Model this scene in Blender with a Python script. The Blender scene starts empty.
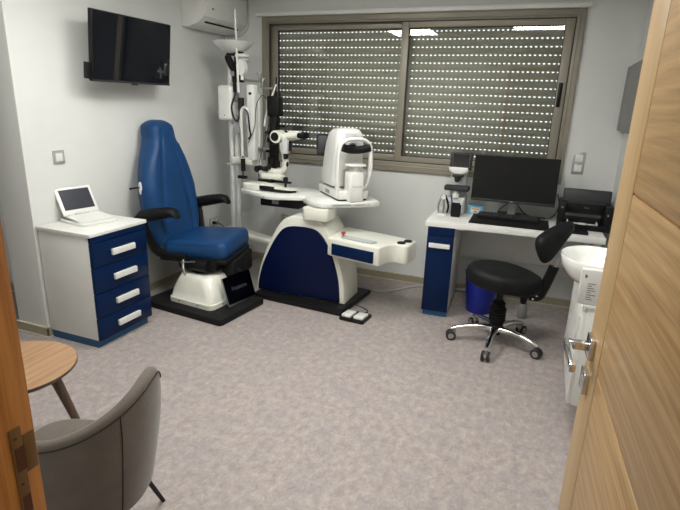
import bpy, bmesh, math, random
from mathutils import Vector, Matrix, Euler
random.seed(7)
S = bpy.context.scene
COL = S.collection
R = math.radians

# ------------------------------------------------------------------ camera, world, exposure
cam = bpy.data.cameras.new('camera'); camo = bpy.data.objects.new('camera', cam); COL.objects.link(camo)
YAW, PITCH, ROLL, FPX = -0.372346, 0.290934, -0.0346122, 513.73
_f = Vector((math.sin(YAW)*math.cos(PITCH), math.cos(YAW)*math.cos(PITCH), -math.sin(PITCH)))
_r = Vector((math.cos(YAW), -math.sin(YAW), 0)); _d = _f.cross(_r)
_right = math.cos(ROLL)*_r + math.sin(ROLL)*_d; _down = -math.sin(ROLL)*_r + math.cos(ROLL)*_d
camo.matrix_world = Matrix.Translation((0, 0, 1.56)) @ Matrix((_right, -_down, -_f)).transposed().to_4x4()
cam.sensor_fit = 'HORIZONTAL'; cam.sensor_width = 36; cam.lens = FPX*36/680; cam.clip_start = 0.02
S.camera = camo
W = bpy.data.worlds.new('world'); S.world = W; W.use_nodes = True
W.node_tree.nodes['Background'].inputs[0].default_value = (0.92, 0.96, 1.0, 1)
W.node_tree.nodes['Background'].inputs[1].default_value = 2.1
S.view_settings.view_transform = 'Standard'; S.view_settings.look = 'None'
S.view_settings.gamma = 1; S.view_settings.use_curve_mapping = False
S.view_settings.exposure = 0.0
LAMP = 25.0          # room ceiling panels
CORR = 4.9          # corridor lamp

# ------------------------------------------------------------------ materials
def mat(name, col, rough=0.5, metal=0.0, bump=0.0, bscale=200, spec=0.5, coat=0.0, vary=0.0, vscale=8):
    m = bpy.data.materials.new(name); m.use_nodes = True; n = m.node_tree.nodes; l = m.node_tree.links
    b = n['Principled BSDF']; b.inputs['Base Color'].default_value = (*col, 1)
    b.inputs['Roughness'].default_value = rough; b.inputs['Metallic'].default_value = metal
    b.inputs['Specular IOR Level'].default_value = spec; b.inputs['Coat Weight'].default_value = coat
    tc = n.new('ShaderNodeTexCoord')
    if bump:
        t = n.new('ShaderNodeTexNoise'); t.inputs['Scale'].default_value = bscale; t.inputs['Detail'].default_value = 3
        bp = n.new('ShaderNodeBump'); bp.inputs['Strength'].default_value = bump; bp.inputs['Distance'].default_value = 0.002
        l.new(tc.outputs['Object'], t.inputs['Vector']); l.new(t.outputs['Fac'], bp.inputs['Height']); l.new(bp.outputs[0], b.inputs['Normal'])
    t = n.new('ShaderNodeTexNoise'); t.inputs['Scale'].default_value = vscale; t.inputs['Detail'].default_value = 4
    rp = n.new('ShaderNodeValToRGB'); v = vary or 0.03
    rp.color_ramp.elements[0].position = 0.3; rp.color_ramp.elements[1].position = 0.7
    rp.color_ramp.elements[0].color = (*[c*(1-v) for c in col], 1); rp.color_ramp.elements[1].color = (*[min(1, c*(1+v)) for c in col], 1)
    l.new(tc.outputs['Object'], t.inputs['Vector']); l.new(t.outputs['Fac'], rp.inputs[0]); l.new(rp.outputs[0], b.inputs['Base Color'])
    return m

def wood(name, c1, c2, grain, rough=0.45, scale=1.0):
    """grain: the axis (0,1,2) along which the fibres run"""
    m = bpy.data.materials.new(name); m.use_nodes = True; n = m.node_tree.nodes; l = m.node_tree.links
    b = n['Principled BSDF']; b.inputs['Roughness'].default_value = rough
    tc = n.new('ShaderNodeTexCoord'); mp = n.new('ShaderNodeMapping')
    sc = [60*scale]*3; sc[grain] = 2.0*scale; mp.inputs['Scale'].default_value = sc
    l.new(tc.outputs['Object'], mp.inputs['Vector'])
    t = n.new('ShaderNodeTexNoise'); t.inputs['Scale'].default_value = 1.6; t.inputs['Detail'].default_value = 8; t.inputs['Roughness'].default_value = .62; t.inputs['Distortion'].default_value = .35
    l.new(mp.outputs[0], t.inputs['Vector'])
    mp2 = n.new('ShaderNodeMapping'); sc2 = [14*scale]*3; sc2[grain] = .9*scale; mp2.inputs['Scale'].default_value = sc2
    l.new(tc.outputs['Object'], mp2.inputs['Vector'])
    w = n.new('ShaderNodeTexWave'); w.bands_direction = 'DIAGONAL'; w.inputs['Scale'].default_value = 1.3; w.inputs['Distortion'].default_value = 4; w.inputs['Detail'].default_value = 3; w.inputs['Detail Scale'].default_value = .8
    l.new(mp2.outputs[0], w.inputs['Vector'])
    mx = n.new('ShaderNodeMath'); mx.operation = 'MULTIPLY_ADD'; mx.inputs[1].default_value = .13
    l.new(w.outputs['Fac'], mx.inputs[0])
    m2 = n.new('ShaderNodeMath'); m2.operation = 'MULTIPLY'; m2.inputs[1].default_value = .95; l.new(t.outputs['Fac'], m2.inputs[0]); l.new(m2.outputs[0], mx.inputs[2])
    rp = n.new('ShaderNodeValToRGB'); rp.color_ramp.elements[0].position = .3; rp.color_ramp.elements[1].position = .75
    rp.color_ramp.elements[0].color = (*c2, 1); rp.color_ramp.elements[1].color = (*c1, 1)
    l.new(mx.outputs[0], rp.inputs[0]); l.new(rp.outputs[0], b.inputs['Base Color'])
    bp = n.new('ShaderNodeBump'); bp.inputs['Strength'].default_value = .12; bp.inputs['Distance'].default_value = .001
    l.new(t.outputs['Fac'], bp.inputs['Height']); l.new(bp.outputs[0], b.inputs['Normal'])
    return m

def floor_mat():
    m = bpy.data.materials.new('vinyl_floor'); m.use_nodes = True; n = m.node_tree.nodes; l = m.node_tree.links
    b = n['Principled BSDF']; b.inputs['Roughness'].default_value = .42; b.inputs['Specular IOR Level'].default_value = .35
    tc = n.new('ShaderNodeTexCoord')
    def noise(s, d, dist=0.0, off=(0, 0, 0)):
        mp = n.new('ShaderNodeMapping'); mp.inputs['Location'].default_value = off; mp.inputs['Scale'].default_value = (1, .75, 1); l.new(tc.outputs['Object'], mp.inputs[0])
        t = n.new('ShaderNodeTexNoise'); t.inputs['Scale'].default_value = s; t.inputs['Detail'].default_value = d; t.inputs['Distortion'].default_value = dist; t.inputs['Roughness'].default_value = .65
        l.new(mp.outputs[0], t.inputs['Vector']); return t
    a = noise(27, 8, .3); c = noise(7, 5, .3, (9, 4, 2)); g = noise(90, 4, 0, (3, 3, 3))
    r1 = n.new('ShaderNodeValToRGB'); e = r1.color_ramp.elements
    e[0].position = .32; e[0].color = (.31, .268, .255, 1); e[1].position = .68; e[1].color = (.49, .435, .40, 1)
    k = e.new(.5); k.color = (.395, .345, .33, 1)
    l.new(a.outputs['Fac'], r1.inputs[0])
    r2 = n.new('ShaderNodeValToRGB'); e = r2.color_ramp.elements
    e[0].position = .44; e[0].color = (0, 0, 0, 1); e[1].position = .66; e[1].color = (1, 1, 1, 1); l.new(c.outputs['Fac'], r2.inputs[0])
    mx = n.new('ShaderNodeMixRGB'); mx.inputs['Color2'].default_value = (.31, .30, .32, 1)
    mm = n.new('ShaderNodeMath'); mm.operation = 'MULTIPLY'; mm.inputs[1].default_value = .4; l.new(r2.outputs[0], mm.inputs[0])
    l.new(mm.outputs[0], mx.inputs[0]); l.new(r1.outputs[0], mx.inputs['Color1'])
    m3 = n.new('ShaderNodeMixRGB'); m3.blend_type = 'MULTIPLY'; m3.inputs[0].default_value = .6
    r3 = n.new('ShaderNodeValToRGB'); r3.color_ramp.elements[0].position = .3; r3.color_ramp.elements[1].position = .62; r3.color_ramp.elements[0].color = (.70, .68, .67, 1); l.new(g.outputs['Fac'], r3.inputs[0])
    l.new(mx.outputs[0], m3.inputs['Color1']); l.new(r3.outputs[0], m3.inputs['Color2']); l.new(m3.outputs[0], b.inputs['Base Color'])
    return m

def glass_mat(name, col=(1, 1, 1), rough=0.0, mixf=None):
    m = bpy.data.materials.new(name); m.use_nodes = True; n = m.node_tree.nodes; l = m.node_tree.links
    n.remove(n['Principled BSDF']); out = n['Material Output']
    tr = n.new('ShaderNodeBsdfTransparent'); tr.inputs[0].default_value = (*col, 1)
    gl = n.new('ShaderNodeBsdfGlossy'); gl.inputs['Roughness'].default_value = rough
    fr = n.new('ShaderNodeFresnel'); fr.inputs[0].default_value = 1.7 if mixf is None else mixf
    mx = n.new('ShaderNodeMixShader'); l.new(fr.outputs[0], mx.inputs[0]); l.new(tr.outputs[0], mx.inputs[1]); l.new(gl.outputs[0], mx.inputs[2]); l.new(mx.outputs[0], out.inputs[0])
    return m

def emit(name, col, st):
    m = bpy.data.materials.new(name); m.use_nodes = True; n = m.node_tree.nodes; l = m.node_tree.links
    b = n['Principled BSDF']; b.inputs['Base Color'].default_value = (.9, .9, .9, 1)
    b.inputs['Emission Color'].default_value = (*col, 1); b.inputs['Emission Strength'].default_value = st
    return m

M = dict(
    wall=mat('wall_paint', (.66, .67, .655), .8, bump=.15, bscale=260, vary=.012),
    ceil=mat('ceiling_paint', (.84, .84, .84), .85, bump=.1),
    floor=floor_mat(),
    base=mat('beige_skirting', (.33, .29, .21), .5),
    baselip=mat('pale_skirting_lip', (.55, .52, .43), .5),
    alu=mat('bronze_aluminium', (.27, .245, .195), .42, .15, vary=.03),
    alud=mat('window_gasket', (.03, .028, .024), .6),
    slat=mat('shutter_slat', (.62, .57, .46), .55),
    white=mat('white_laminate', (.72, .72, .69), .38),
    plastic=mat('white_plastic', (.74, .74, .71), .33, coat=.1),
    cream=mat('cream_enamel', (.72, .72, .64), .3, coat=.2),
    gwhite=mat('grey_white_plastic', (.56, .57, .56), .4),
    navy=mat('navy_laminate', (.0018, .013, .055), .33, vary=.05),
    navy2=mat('navy_panel', (.0022, .006, .034), .3, vary=.05),
    plinth=mat('blue_plinth', (.005, .075, .19), .35),
    leather=mat('blue_leatherette', (.007, .048, .150), .38, bump=.25, bscale=340, vary=.08),
    black=mat('black_plastic', (.006, .006, .0065), .45),
    blackm=mat('black_matte', (.005, .005, .0055), .65, spec=.3),
    blackv=mat('black_vinyl', (.006, .0065, .007), .55, bump=.2, bscale=300),
    screen=mat('dark_screen', (.006, .007, .010), .03, spec=.8, coat=.6),
    mscreen=mat('matte_monitor_screen', (.006, .0065, .007), .3, spec=.35),
    dscreen=mat('grey_lcd_screen', (.035, .04, .055), .2),
    lscreen=mat('tilted_lcd_screen', (.03, .033, .045), .25),
    chrome=mat('chrome', (.75, .75, .74), .15, 1.0),
    steel=mat('brushed_steel', (.45, .45, .43), .32, 1.0),
    alumi=mat('pole_aluminium', (.78, .79, .78), .3, .3),
    slate=mat('slate_grey', (.19, .19, .18), .5),
    grey=mat('grey_plastic', (.28, .29, .29), .45),
    dgrey=mat('dark_grey_plastic', (.028, .030, .033), .45),
    red=mat('red_button', (.55, .02, .015), .35),
    blue=mat('blue_bin_plastic', (.006, .018, .26), .4),
    penblue=mat('blue_pen', (.01, .02, .25), .35),
    boxblue=mat('light_blue_card', (.22, .50, .68), .6),
    boxlab=mat('pale_label', (.75, .70, .58), .6),
    boxred=mat('orange_red_print', (.55, .18, .10), .6),
    ceramic=mat('white_ceramic', (.80, .80, .77), .12, coat=.5),
    velvet=mat('grey_velvet', (.125, .104, .088), .8, bump=.5, bscale=180, vary=.10, vscale=14),
    seam=mat('dark_seam', (.02, .018, .016), .9),
    cable=mat('black_cable', (.012, .012, .012), .5),
    wcable=mat('white_cable', (.72, .72, .68), .45),
    gcable=mat('grey_cable', (.50, .51, .51), .5),
    keys=mat('pale_keypad', (.30, .36, .38), .5),
    swm=mat('switch_frame', (.45, .45, .44), .35, .4),
    paper=mat('printed_card', (.62, .60, .58), .6),
    ink=mat('printed_ink', (.12, .11, .12), .7),
    logo=mat('blue_logo', (.02, .03, .25), .4),
    plexi=glass_mat('smoked_plexi', (.60, .64, .70), .02, 1.6),
    etch=mat('etched_letters', (.06, .07, .085), .5),
    glass=glass_mat('window_glass', (.86, .88, .86), 0, 1.75),
    oakh=wood('oak_horizontal', (.62, .41, .185), (.36, .20, .072), 1, .42),
    oakv=wood('oak_vertical', (.60, .41, .20), (.48, .31, .14), 2, .42),
    jamb=wood('orange_oak_jamb', (.60, .255, .045), (.33, .11, .012), 2, .4),
    tablew=wood('table_walnut_veneer', (.46, .28, .155), (.24, .13, .065), 1, .4, .8),
    tleg=wood('dark_table_leg', (.13, .08, .05), (.07, .042, .027), 2, .5),
    brass=mat('worn_brass', (.20, .115, .045), .5, .5),
    hole=mat('raw_hole', (.10, .035, .012), .9),
    lamp=emit('panel_diffuser', (1.0, .99, .935), LAMP),
    clamp=emit('corridor_diffuser', (1.0, .90, .74), CORR),
)

def tweak(k, **kw):
    b = M[k].node_tree.nodes['Principled BSDF']
    for a, v in kw.items(): b.inputs[a.replace('_', ' ')].default_value = v
tweak('screen', IOR=1.9, Specular_IOR_Level=.5)
tweak('navy2', Specular_IOR_Level=.25); tweak('velvet', Sheen_Weight=.5, Sheen_Roughness=.35)
tweak('black', Specular_IOR_Level=.25); tweak('blackv', Specular_IOR_Level=.22); tweak('dgrey', Specular_IOR_Level=.3)
tweak('navy', Specular_IOR_Level=.15); tweak('leather', Specular_IOR_Level=.28); tweak('navy2', Specular_IOR_Level=.15)
# ------------------------------------------------------------------ mesh builder
class MB:
    def __init__(s): s.b = bmesh.new()
    def _add(s, t, X=None):
        if X is not None: bmesh.ops.transform(t, matrix=X, verts=t.verts)
        me = bpy.data.meshes.new('t'); t.to_mesh(me); t.free(); s.b.from_mesh(me); bpy.data.meshes.remove(me); return s
    def box(s, x0, x1, y0, y1, z0, z1, bev=0.0, seg=2, X=None):
        t = bmesh.new(); bmesh.ops.create_cube(t, size=1)
        bmesh.ops.transform(t, matrix=Matrix.Translation(((x0+x1)/2, (y0+y1)/2, (z0+z1)/2)) @ Matrix.Diagonal((abs(x1-x0), abs(y1-y0), abs(z1-z0), 1)), verts=t.verts)
        if bev: bmesh.ops.bevel(t, geom=t.edges[:], offset=bev, segments=seg, affect='EDGES', profile=.5)
        return s._add(t, X)
    def prism(s, poly, z0, z1, bev=0.0, seg=2, X=None):
        t = bmesh.new(); n = len(poly)
        lo = [t.verts.new((p[0], p[1], z0)) for p in poly]; hi = [t.verts.new((p[0], p[1], z1)) for p in poly]
        t.faces.new(lo[::-1]); t.faces.new(hi)
        for i in range(n): t.faces.new((lo[i], lo[(i+1) % n], hi[(i+1) % n], hi[i]))
        bmesh.ops.recalc_face_normals(t, faces=t.faces)
        if bev: bmesh.ops.bevel(t, geom=[e for e in t.edges if abs(e.verts[0].co.z-e.verts[1].co.z) < 1e-6], offset=bev, segments=seg, affect='EDGES', profile=.5)
        return s._add(t, X)
    def loft(s, rings, cap=True, closed=True, X=None):
        t = bmesh.new(); V = [[t.verts.new(p) for p in r] for r in rings]; n = len(V[0])
        for a, b in zip(V[:-1], V[1:]):
            for i in range(n if closed else n-1):
                j = (i+1) % n; t.faces.new((a[i], a[j], b[j], b[i]))
        if cap: t.faces.new(V[0][::-1]); t.faces.new(V[-1])
        bmesh.ops.recalc_face_normals(t, faces=t.faces)
        return s._add(t, X)
    def cyl(s, p0, p1, r0, r1=None, n=24, X=None):
        r1 = r0 if r1 is None else r1; return s.rev([(r0, 0), (r1, (Vector(p1)-Vector(p0)).length)], p0, p1, n, X=X)
    def rev(s, prof, p0=(0, 0, 0), p1=(0, 0, 1), n=32, X=None, cap=True):
        d = (Vector(p1)-Vector(p0)).normalized(); q = d.to_track_quat('Z', 'Y').to_matrix().to_4x4()
        rings = [[(r*math.cos(2*math.pi*i/n), r*math.sin(2*math.pi*i/n), z) for i in range(n)] for r, z in prof]
        X0 = Matrix.Translation(p0) @ q
        return s.loft(rings, cap=cap, X=X0 if X is None else X @ X0)
    def ball(s, c, r, n=20, X=None):
        rr = r if hasattr(r, '__len__') else (r, r, r)
        t = bmesh.new(); bmesh.ops.create_uvsphere(t, u_segments=n, v_segments=max(8, n//2), radius=1)
        bmesh.ops.transform(t, matrix=Matrix.Translation(c) @ Matrix.Diagonal((*rr, 1)), verts=t.verts)
        return s._add(t, X)
    def tube(s, pts, r, n=8, sub=6, X=None, flat=None):
        P = [Vector(p) for p in pts]
        if sub > 1 and len(P) > 2:
            Q = []; E = [2*P[0]-P[1]]+P+[2*P[-1]-P[-2]]
            for i in range(1, len(E)-2):
                for k in range(sub):
                    u = k/sub; a, b, c, d = E[i-1], E[i], E[i+1], E[i+2]
                    Q.append(.5*((2*b)+(c-a)*u+(2*a-5*b+4*c-d)*u*u+(-a+3*b-3*c+d)*u**3))
            Q.append(P[-1]); P = Q
        rings = []; up = Vector((0, 0, 1)); N = len(P); prev = None
        for i, p in enumerate(P):
            d = (P[min(i+1, N-1)]-P[max(i-1, 0)]).normalized()
            if prev is None: prev = d.cross(up if abs(d.z) < .9 else Vector((1, 0, 0))).normalized()
            prev = (prev-d*prev.dot(d)).normalized(); v = d.cross(prev)
            ri = r[min(len(r)-1, int(i*len(r)/N))] if hasattr(r, '__len__') else r
            rings.append([p+ri*(math.cos(2*math.pi*k/n)*prev+(flat or 1)*math.sin(2*math.pi*k/n)*v) for k in range(n)])
        return s.loft(rings, X=X)
    def build(s, name, m, parent=None, smooth=True, ang=38):
        me = bpy.data.meshes.new(name); s.b.to_mesh(me); s.b.free(); me.materials.append(M[m] if isinstance(m, str) else m)
        if smooth:
            for p in me.polygons: p.use_smooth = True
            me.set_sharp_from_angle(angle=R(ang))
        o = bpy.data.objects.new(name, me); COL.objects.link(o)
        if parent: o.parent = parent
        return o

def tag(o, label, cat, group=None):
    o['label'] = label; o['category'] = cat
    if group: o['group'] = group
    return o
def thing(name, label, cat, loc=(0, 0, 0), rz=0.0, group=None):
    o = bpy.data.objects.new(name, None); COL.objects.link(o); o.empty_display_size = .1
    o.location = loc; o.rotation_euler = (0, 0, R(rz)); return tag(o, label, cat, group)
def struct(o):
    o['kind'] = 'structure'; return o
def T(x, y, z, rx=0, ry=0, rz=0):
    return Matrix.Translation((x, y, z)) @ Euler((R(rx), R(ry), R(rz))).to_matrix().to_4x4()
def rrect(w, h, r, n=6, cx=0, cy=0):
    o = []
    for sx, sy, a0 in ((1, 1, 0), (-1, 1, 90), (-1, -1, 180), (1, -1, 270)):
        for k in range(n+1):
            a = R(a0+90*k/n); o.append((cx+sx*(w/2-r)+r*math.cos(a), cy+sy*(h/2-r)+r*math.sin(a)))
    return o
def text_mesh(name, txt, size, m, parent, X, depth=.0006):
    cu = bpy.data.curves.new('t', 'FONT'); cu.body = txt; cu.size = size; cu.extrude = depth; cu.align_x = 'CENTER'; cu.align_y = 'CENTER'
    to = bpy.data.objects.new('t', cu); COL.objects.link(to); dg = bpy.context.evaluated_depsgraph_get()
    me = bpy.data.meshes.new_from_object(to.evaluated_get(dg)); bpy.data.objects.remove(to); bpy.data.curves.remove(cu)
    me.name = name; me.transform(X); me.materials.clear(); me.materials.append(M[m])
    o = bpy.data.objects.new(name, me); COL.objects.link(o)
    if parent: o.parent = parent
    return o
def copy_tree(o, parent=None):
    c = o.copy(); COL.objects.link(c); c.parent = parent
    for ch in [x for x in S.objects if x.parent == o and x is not c]: copy_tree(ch, c)
    return c

XL, XR, YB, H = -2.90, 0.49, 4.345, 2.45
# ------------------------------------------------------------------ SETTING
struct(MB().box(-4.9, 1.9, -1.8, 5.0, -.1, 0).build('floor', 'floor'))
struct(MB().box(-4.9, 1.9, -1.8, 4.6, H, H+.1).build('ceiling', 'ceil'))
WX0, WX1, WZ0, WZ1 = -2.50, .115, 1.005, 2.245
w = MB(); w.box(-3.17, WX0, YB, YB+.22, 0, H); w.box(WX1, XR+.1, YB, YB+.22, 0, H); w.box(WX0, WX1, YB, YB+.22, 0, WZ0); w.box(WX0, WX1, YB, YB+.22, WZ1, H)
struct(w.build('wall_back', 'wall'))
struct(MB().box(-3.165, XL, 2.18, YB, 0, H, .004).build('wall_left', 'wall'))
struct(MB().box(XR, XR+.1, .33, YB, 0, H).build('wall_right', 'wall'))
struct(MB().box(-4.6, -3.165, 2.66, 2.76, 0, H).build('wall_alcove', 'wall'))
struct(MB().box(-4.7, -4.6, .33, 2.76, 0, H).build('wall_alcove_side', 'wall'))
w = MB(); w.box(-4.7, -.70, .30, .44, 0, H); w.box(.245, XR+.1, .30, .44, 0, H); w.box(-.70, .245, .30, .44, 2.12, H)
struct(w.build('wall_front', 'wall'))
w = MB(); w.box(-2.6, 1.8, -1.8, -1.7, 0, H); w.box(-2.6, -2.5, -1.7, .30, 0, H); w.box(1.7, 1.8, -1.7, .30, 0, H)
struct(w.build('wall_corridor', 'wall'))
def baseb(name, pts):
    w = MB(); l = MB()
    for (x0, x1, y0, y1, ax, sg) in pts:
        w.box(x0, x1, y0, y1, 0, .068, .002)
    o = struct(w.build(name, 'base'))
    for (x0, x1, y0, y1, ax, sg) in pts:
        if ax == 'x': l.box(x0, x1, y0+(.0 if sg > 0 else -.004), y1+(.004 if sg > 0 else 0), .068, .073); l.box(x0, x1, y0-(.006 if sg < 0 else 0), y1+(.006 if sg > 0 else 0), 0, .010, .002)
        else: l.box(x0-(.004 if sg < 0 else 0), x1+(.004 if sg > 0 else 0), y0, y1, .068, .073); l.box(x0-(.006 if sg < 0 else 0), x1+(.006 if sg > 0 else 0), y0, y1, 0, .010, .002)
    l.build('skirting_lip', 'baselip', o)
baseb('baseboard_back', [(XL+.012, XR-.012, YB-.012, YB, 'x', -1)])
baseb('baseboard_left', [(XL, XL+.012, 2.168, YB, 'y', 1), (-3.177, XL+.012, 2.168, 2.18, 'x', -1)])
baseb('baseboard_alcove', [(-4.6, -3.177, 2.648, 2.66, 'x', -1)])

# window
wn = bpy.data.objects.new('window_1', None); COL.objects.link(wn); struct(wn); wn.location = (0, YB, 0)
def framebox(mb, x0, x1, z0, z1, t, y0, y1, bev=.003, tb=None):
    tb = tb or t
    mb.box(x0, x0+t, y0, y1, z0, z1, bev); mb.box(x1-t, x1, y0, y1, z0, z1, bev)
    mb.box(x0+t, x1-t, y0, y1, z1-t, z1, bev); mb.box(x0+t, x1-t, y0, y1, z0, z0+tb, bev)
f = MB(); framebox(f, WX0-.008, WX1+.008, WZ0-.008, WZ1+.004, .045, -.022, .0); framebox(f, WX0, WX1, WZ0, WZ1, .052, -.008, .09, tb=.07); framebox(f, WX0+.028, WX1-.028, WZ0+.028, WZ1-.028, .012, -.028, -.008)
f.build('outer_frame', 'alu', wn)
g = MB(); framebox(g, WX0+.052, WX1-.052, WZ0+.07, WZ1-.052, .008, .0, .02, 0); g.build('frame_gasket', 'alud', wn)
def sash(x0, x1, z0, z1, y0, y1, name):
    s = MB(); framebox(s, x0, x1, z0, z1, .062, y0, y1, .004)
    o = s.build(name, 'alu', wn)
    g = MB(); framebox(g, x0+.062, x1-.062, z0+.062, z1-.062, .004, y0-.001, y1+.001, 0); g.build('glazing_gasket', 'alud', o)
    MB().box(x0+.06, x1-.06, (y0+y1)/2-.002, (y0+y1)/2+.002, z0+.06, z1-.06).build('pane', 'glass', o, False)
    return o
sash(WX0+.055, -1.165, 1.07, 2.205, .045, .075, 'sliding_sash')
so = sash(-1.232, WX1-.06, 1.065, 2.205, .004, .036, 'sliding_sash')
h = MB(); h.box(.005, .032, -.014, .004, 1.57, 1.745, .006); h.box(.013, .024, -.022, -.014, 1.60, 1.715, .004); h.build('pull_handle', 'black', so)
sh = MB(); sh.box(WX0+.075, WX1-.075, -.012, .10, WZ0-.005, WZ0+.008); sh.build('bottom_rail', 'alu', wn)

# roller shutter, outside
rs = thing('roller_shutter', 'lowered beige roller shutter with rows of small light slots outside the window', 'shutter', (0, YB+.13, 0))
sl = MB(); web = MB(); pitch = .0612; z = WZ0-.033+pitch; x0, x1 = WX0+.004, WX1-.004
prof = [(-.0, 0), (-.006, .010), (-.0085, .025), (-.006, .040), (0, .051)]
while z+.0615 < WZ1:
    t = bmesh.new(); V = [[t.verts.new((x, y, z+h_)) for y, h_ in prof] for x in (x0, x1)]
    for i in range(len(prof)-1): t.faces.new((V[0][i], V[0][i+1], V[1][i+1], V[1][i]))
    sl._add(t)
    # web with punched slots between two slats
    sl.box(x0, x1, -.001, .001, z+.0505, z+.0525)
    x = x0+.01
    while x < x1:
        web.box(x+.0170, min(x1, x+.0369), -.001, .001, z+.0510, z+.0612); x += .0368
    z += pitch
sl.build('slats', 'slat', rs); web.build('slot_webs', 'slat', rs)
# curtain rail above the window
cr = MB().box(-2.555, .142, YB-.055, YB, 2.249, 2.282, .003)
tag(cr.build('curtain_rail', 'white'), 'long white curtain rail above the wide window', 'curtain rail')

# door frame (left jamb with strike plate)
jb = struct(MB().box(-.70, -.65, .30, .4455, 0, 2.12, .003).box(-.69, -.662, .4455, .452, 0, 2.12, .002).build('trim_1', 'jamb'))
sp = MB().box(-.65, -.6485, .406, .424, .90, 1.10, .0006).box(-.65, -.6485, .424, .4425, 1.02, 1.082, .0006)
sp.build('strike_plate', 'brass', jb)
hh = MB().box(-.6495, -.6478, .4105, .4245, 1.028, 1.068).box(-.6495, -.6478, .4105, .4225, .955, .985).build('latch_hole', 'hole', jb)
for zz_ in (1.083, 1.006, .93): MB().cyl((-.6488, .414, zz_), (-.6478, .414, zz_), .0022, n=12).build('screw', 'hole', jb)
struct(MB().box(.203, .245, .30, .4455, 0, 2.12, .003).build('trim_2', 'jamb'))
struct(MB().box(-.65, .203, .30, .4455, 2.08, 2.12, .003).build('trim_3', 'jamb'))

# door leaf, open into the room: local +y towards the latch edge, face x=0 looking at -x
dr = bpy.data.objects.new('door_1', None); COL.objects.link(dr); struct(dr); dr.location = (.2085, .448, 0); dr.rotation_euler = (0, 0, R(3.61))
Ld = .84; st = .142
MB().box(.0, .04, Ld-st, Ld, .01, 2.05, .002).build('stile', 'oakv', dr)
MB().box(.0, .04, 0, .10, .01, 2.05, .002).build('stile', 'oakv', dr)
MB().box(.004, .036, .05, Ld-.05, .012, 2.048).build('core', 'jamb', dr)
zs = [.01, .206, .606, 1.007, 1.405, 1.803, 2.05]
for a, b in zip(zs[:-1], zs[1:]): MB().box(.0, .04, .102, Ld-st-.0045, a+.002, b-.002, .0018).build('panel', 'oakh', dr)
hd = MB().box(-.012, 0, Ld-.079, Ld-.027, 1.005, 1.057, .0015); hd = hd.build('handle_rose', 'chrome', dr)
lv = MB().box(-.055, -.012, Ld-.062, Ld-.044, 1.021, 1.041, .002).box(-.064, -.050, Ld-.185, Ld-.043, 1.021, 1.041, .003).build('lever', 'chrome', hd)
es = MB().box(-.012, 0, Ld-.079, Ld-.027, .917, .969, .0015).build('key_rose', 'chrome', dr)
MB().cyl((-.009, Ld-.053, .943), (-.0125, Ld-.053, .943), .012).build('cylinder_lock', 'steel', es)

# ceiling lights
def panel(x, y, label, m='lamp', s=.6):
    t = thing('ceiling_light', label, 'ceiling light', (x, y, H), 0, 'square ceiling panels' if m == 'lamp' else None)
    f = MB(); h2 = s/2; fr = .012
    f.box(-h2, h2, -h2, -h2+fr, -.012, 0); f.box(-h2, h2, h2-fr, h2, -.012, 0); f.box(-h2, -h2+fr, -h2+fr, h2-fr, -.012, 0); f.box(h2-fr, h2, -h2+fr, h2-fr, -.012, 0)
    f.build('frame', 'white', t); MB().box(-h2+fr, h2-fr, -h2+fr, h2-fr, -.009, -.002).build('diffuser', m, t)
panel(-1.84, 1.72, 'square ceiling panel nearest the alcove side of the room')
panel(-.28, 2.08, 'square ceiling panel nearest the open oak door')
panel(-1.35, 2.75, 'square ceiling panel nearest the window, above the refraction unit')
panel(-.3, -.9, 'square warm ceiling panel in the corridor outside the door', 'clamp')

# ------------------------------------------------------------------ WALL THINGS
t = thing('television', 'black flat television on the left wall, tilted slightly down', 'television', (XL+.02, 3.02, 1.84))
X = T(.17, -.075, 0, 0, 6, 0)
MB().box(-.018, .012, -.362, .362, -.212, .212, .004, X=X).build('casing', 'black', t)
MB().box(.0121, .0128, -.353, .353, -.196, .204, X=X).build('screen', 'screen', t)
MB().box(.0121, .0145, -.362, .362, -.212, -.2, .001, X=X).box(.012, .016, -.03, .03, -.222, -.210, .002, X=X).build('bezel', 'dgrey', t)
MB().box(-.02, -.008, -.09, .09, -.12, .12, .003).box(-.01, .155, -.05, .0, -.03, .03, .004).box(.13, .16, -.12, .06, -.1, .1, .004).build('wall_mount', 'black', t)
MB().box(-.045, -.005, -.378, -.35, -.20, -.10, .004, X=X).build('side_connector', 'black', t)

t = thing('air_conditioner', 'white split air conditioner high on the left wall near the corner', 'air conditioner', (XL, 4.0, 2.10))
prof = [(0, 0), (.07, .0), (.165, .03), (.225, .075), (.238, .12), (.238, .27), (.22, .295), (0, .30)]
X = Matrix(((1, 0, 0, 0), (0, 0, 1, 0), (0, 1, 0, 0), (0, 0, 0, 1)))
y0, y1 = -.285, .338
MB().prism([(p[0], p[1]) for p in prof], y0, y1, .006, X=X).build('body', 'plastic', t, ang=25)
MB().box(-.007, .007, y0+.07, y1-.07, -.004, .002, X=T(.178, 0, .038, 0, -37, 0)).build('air_slot', 'blackm', t)
MB().prism([(.060, -.004), (.14, .024), (.142, .030), (.06, .003)], y0+.04, y1-.04, X=X).build('flap', 'plastic', t)
lg = MB().ball((.2395, y0+.10, .135), (.001, .012, .008)).build('logo', 'logo', t)
MB().tube([(.245, y1-.01, .30), (.255, y1-.004, .15), (.24, y1-.004, .06), (.18, y1-.004, .0), (.10, y1-.004, -.012), (.01, y1-.01, -.012)], .0045).build('drain_hose', 'gcable', t)

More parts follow.
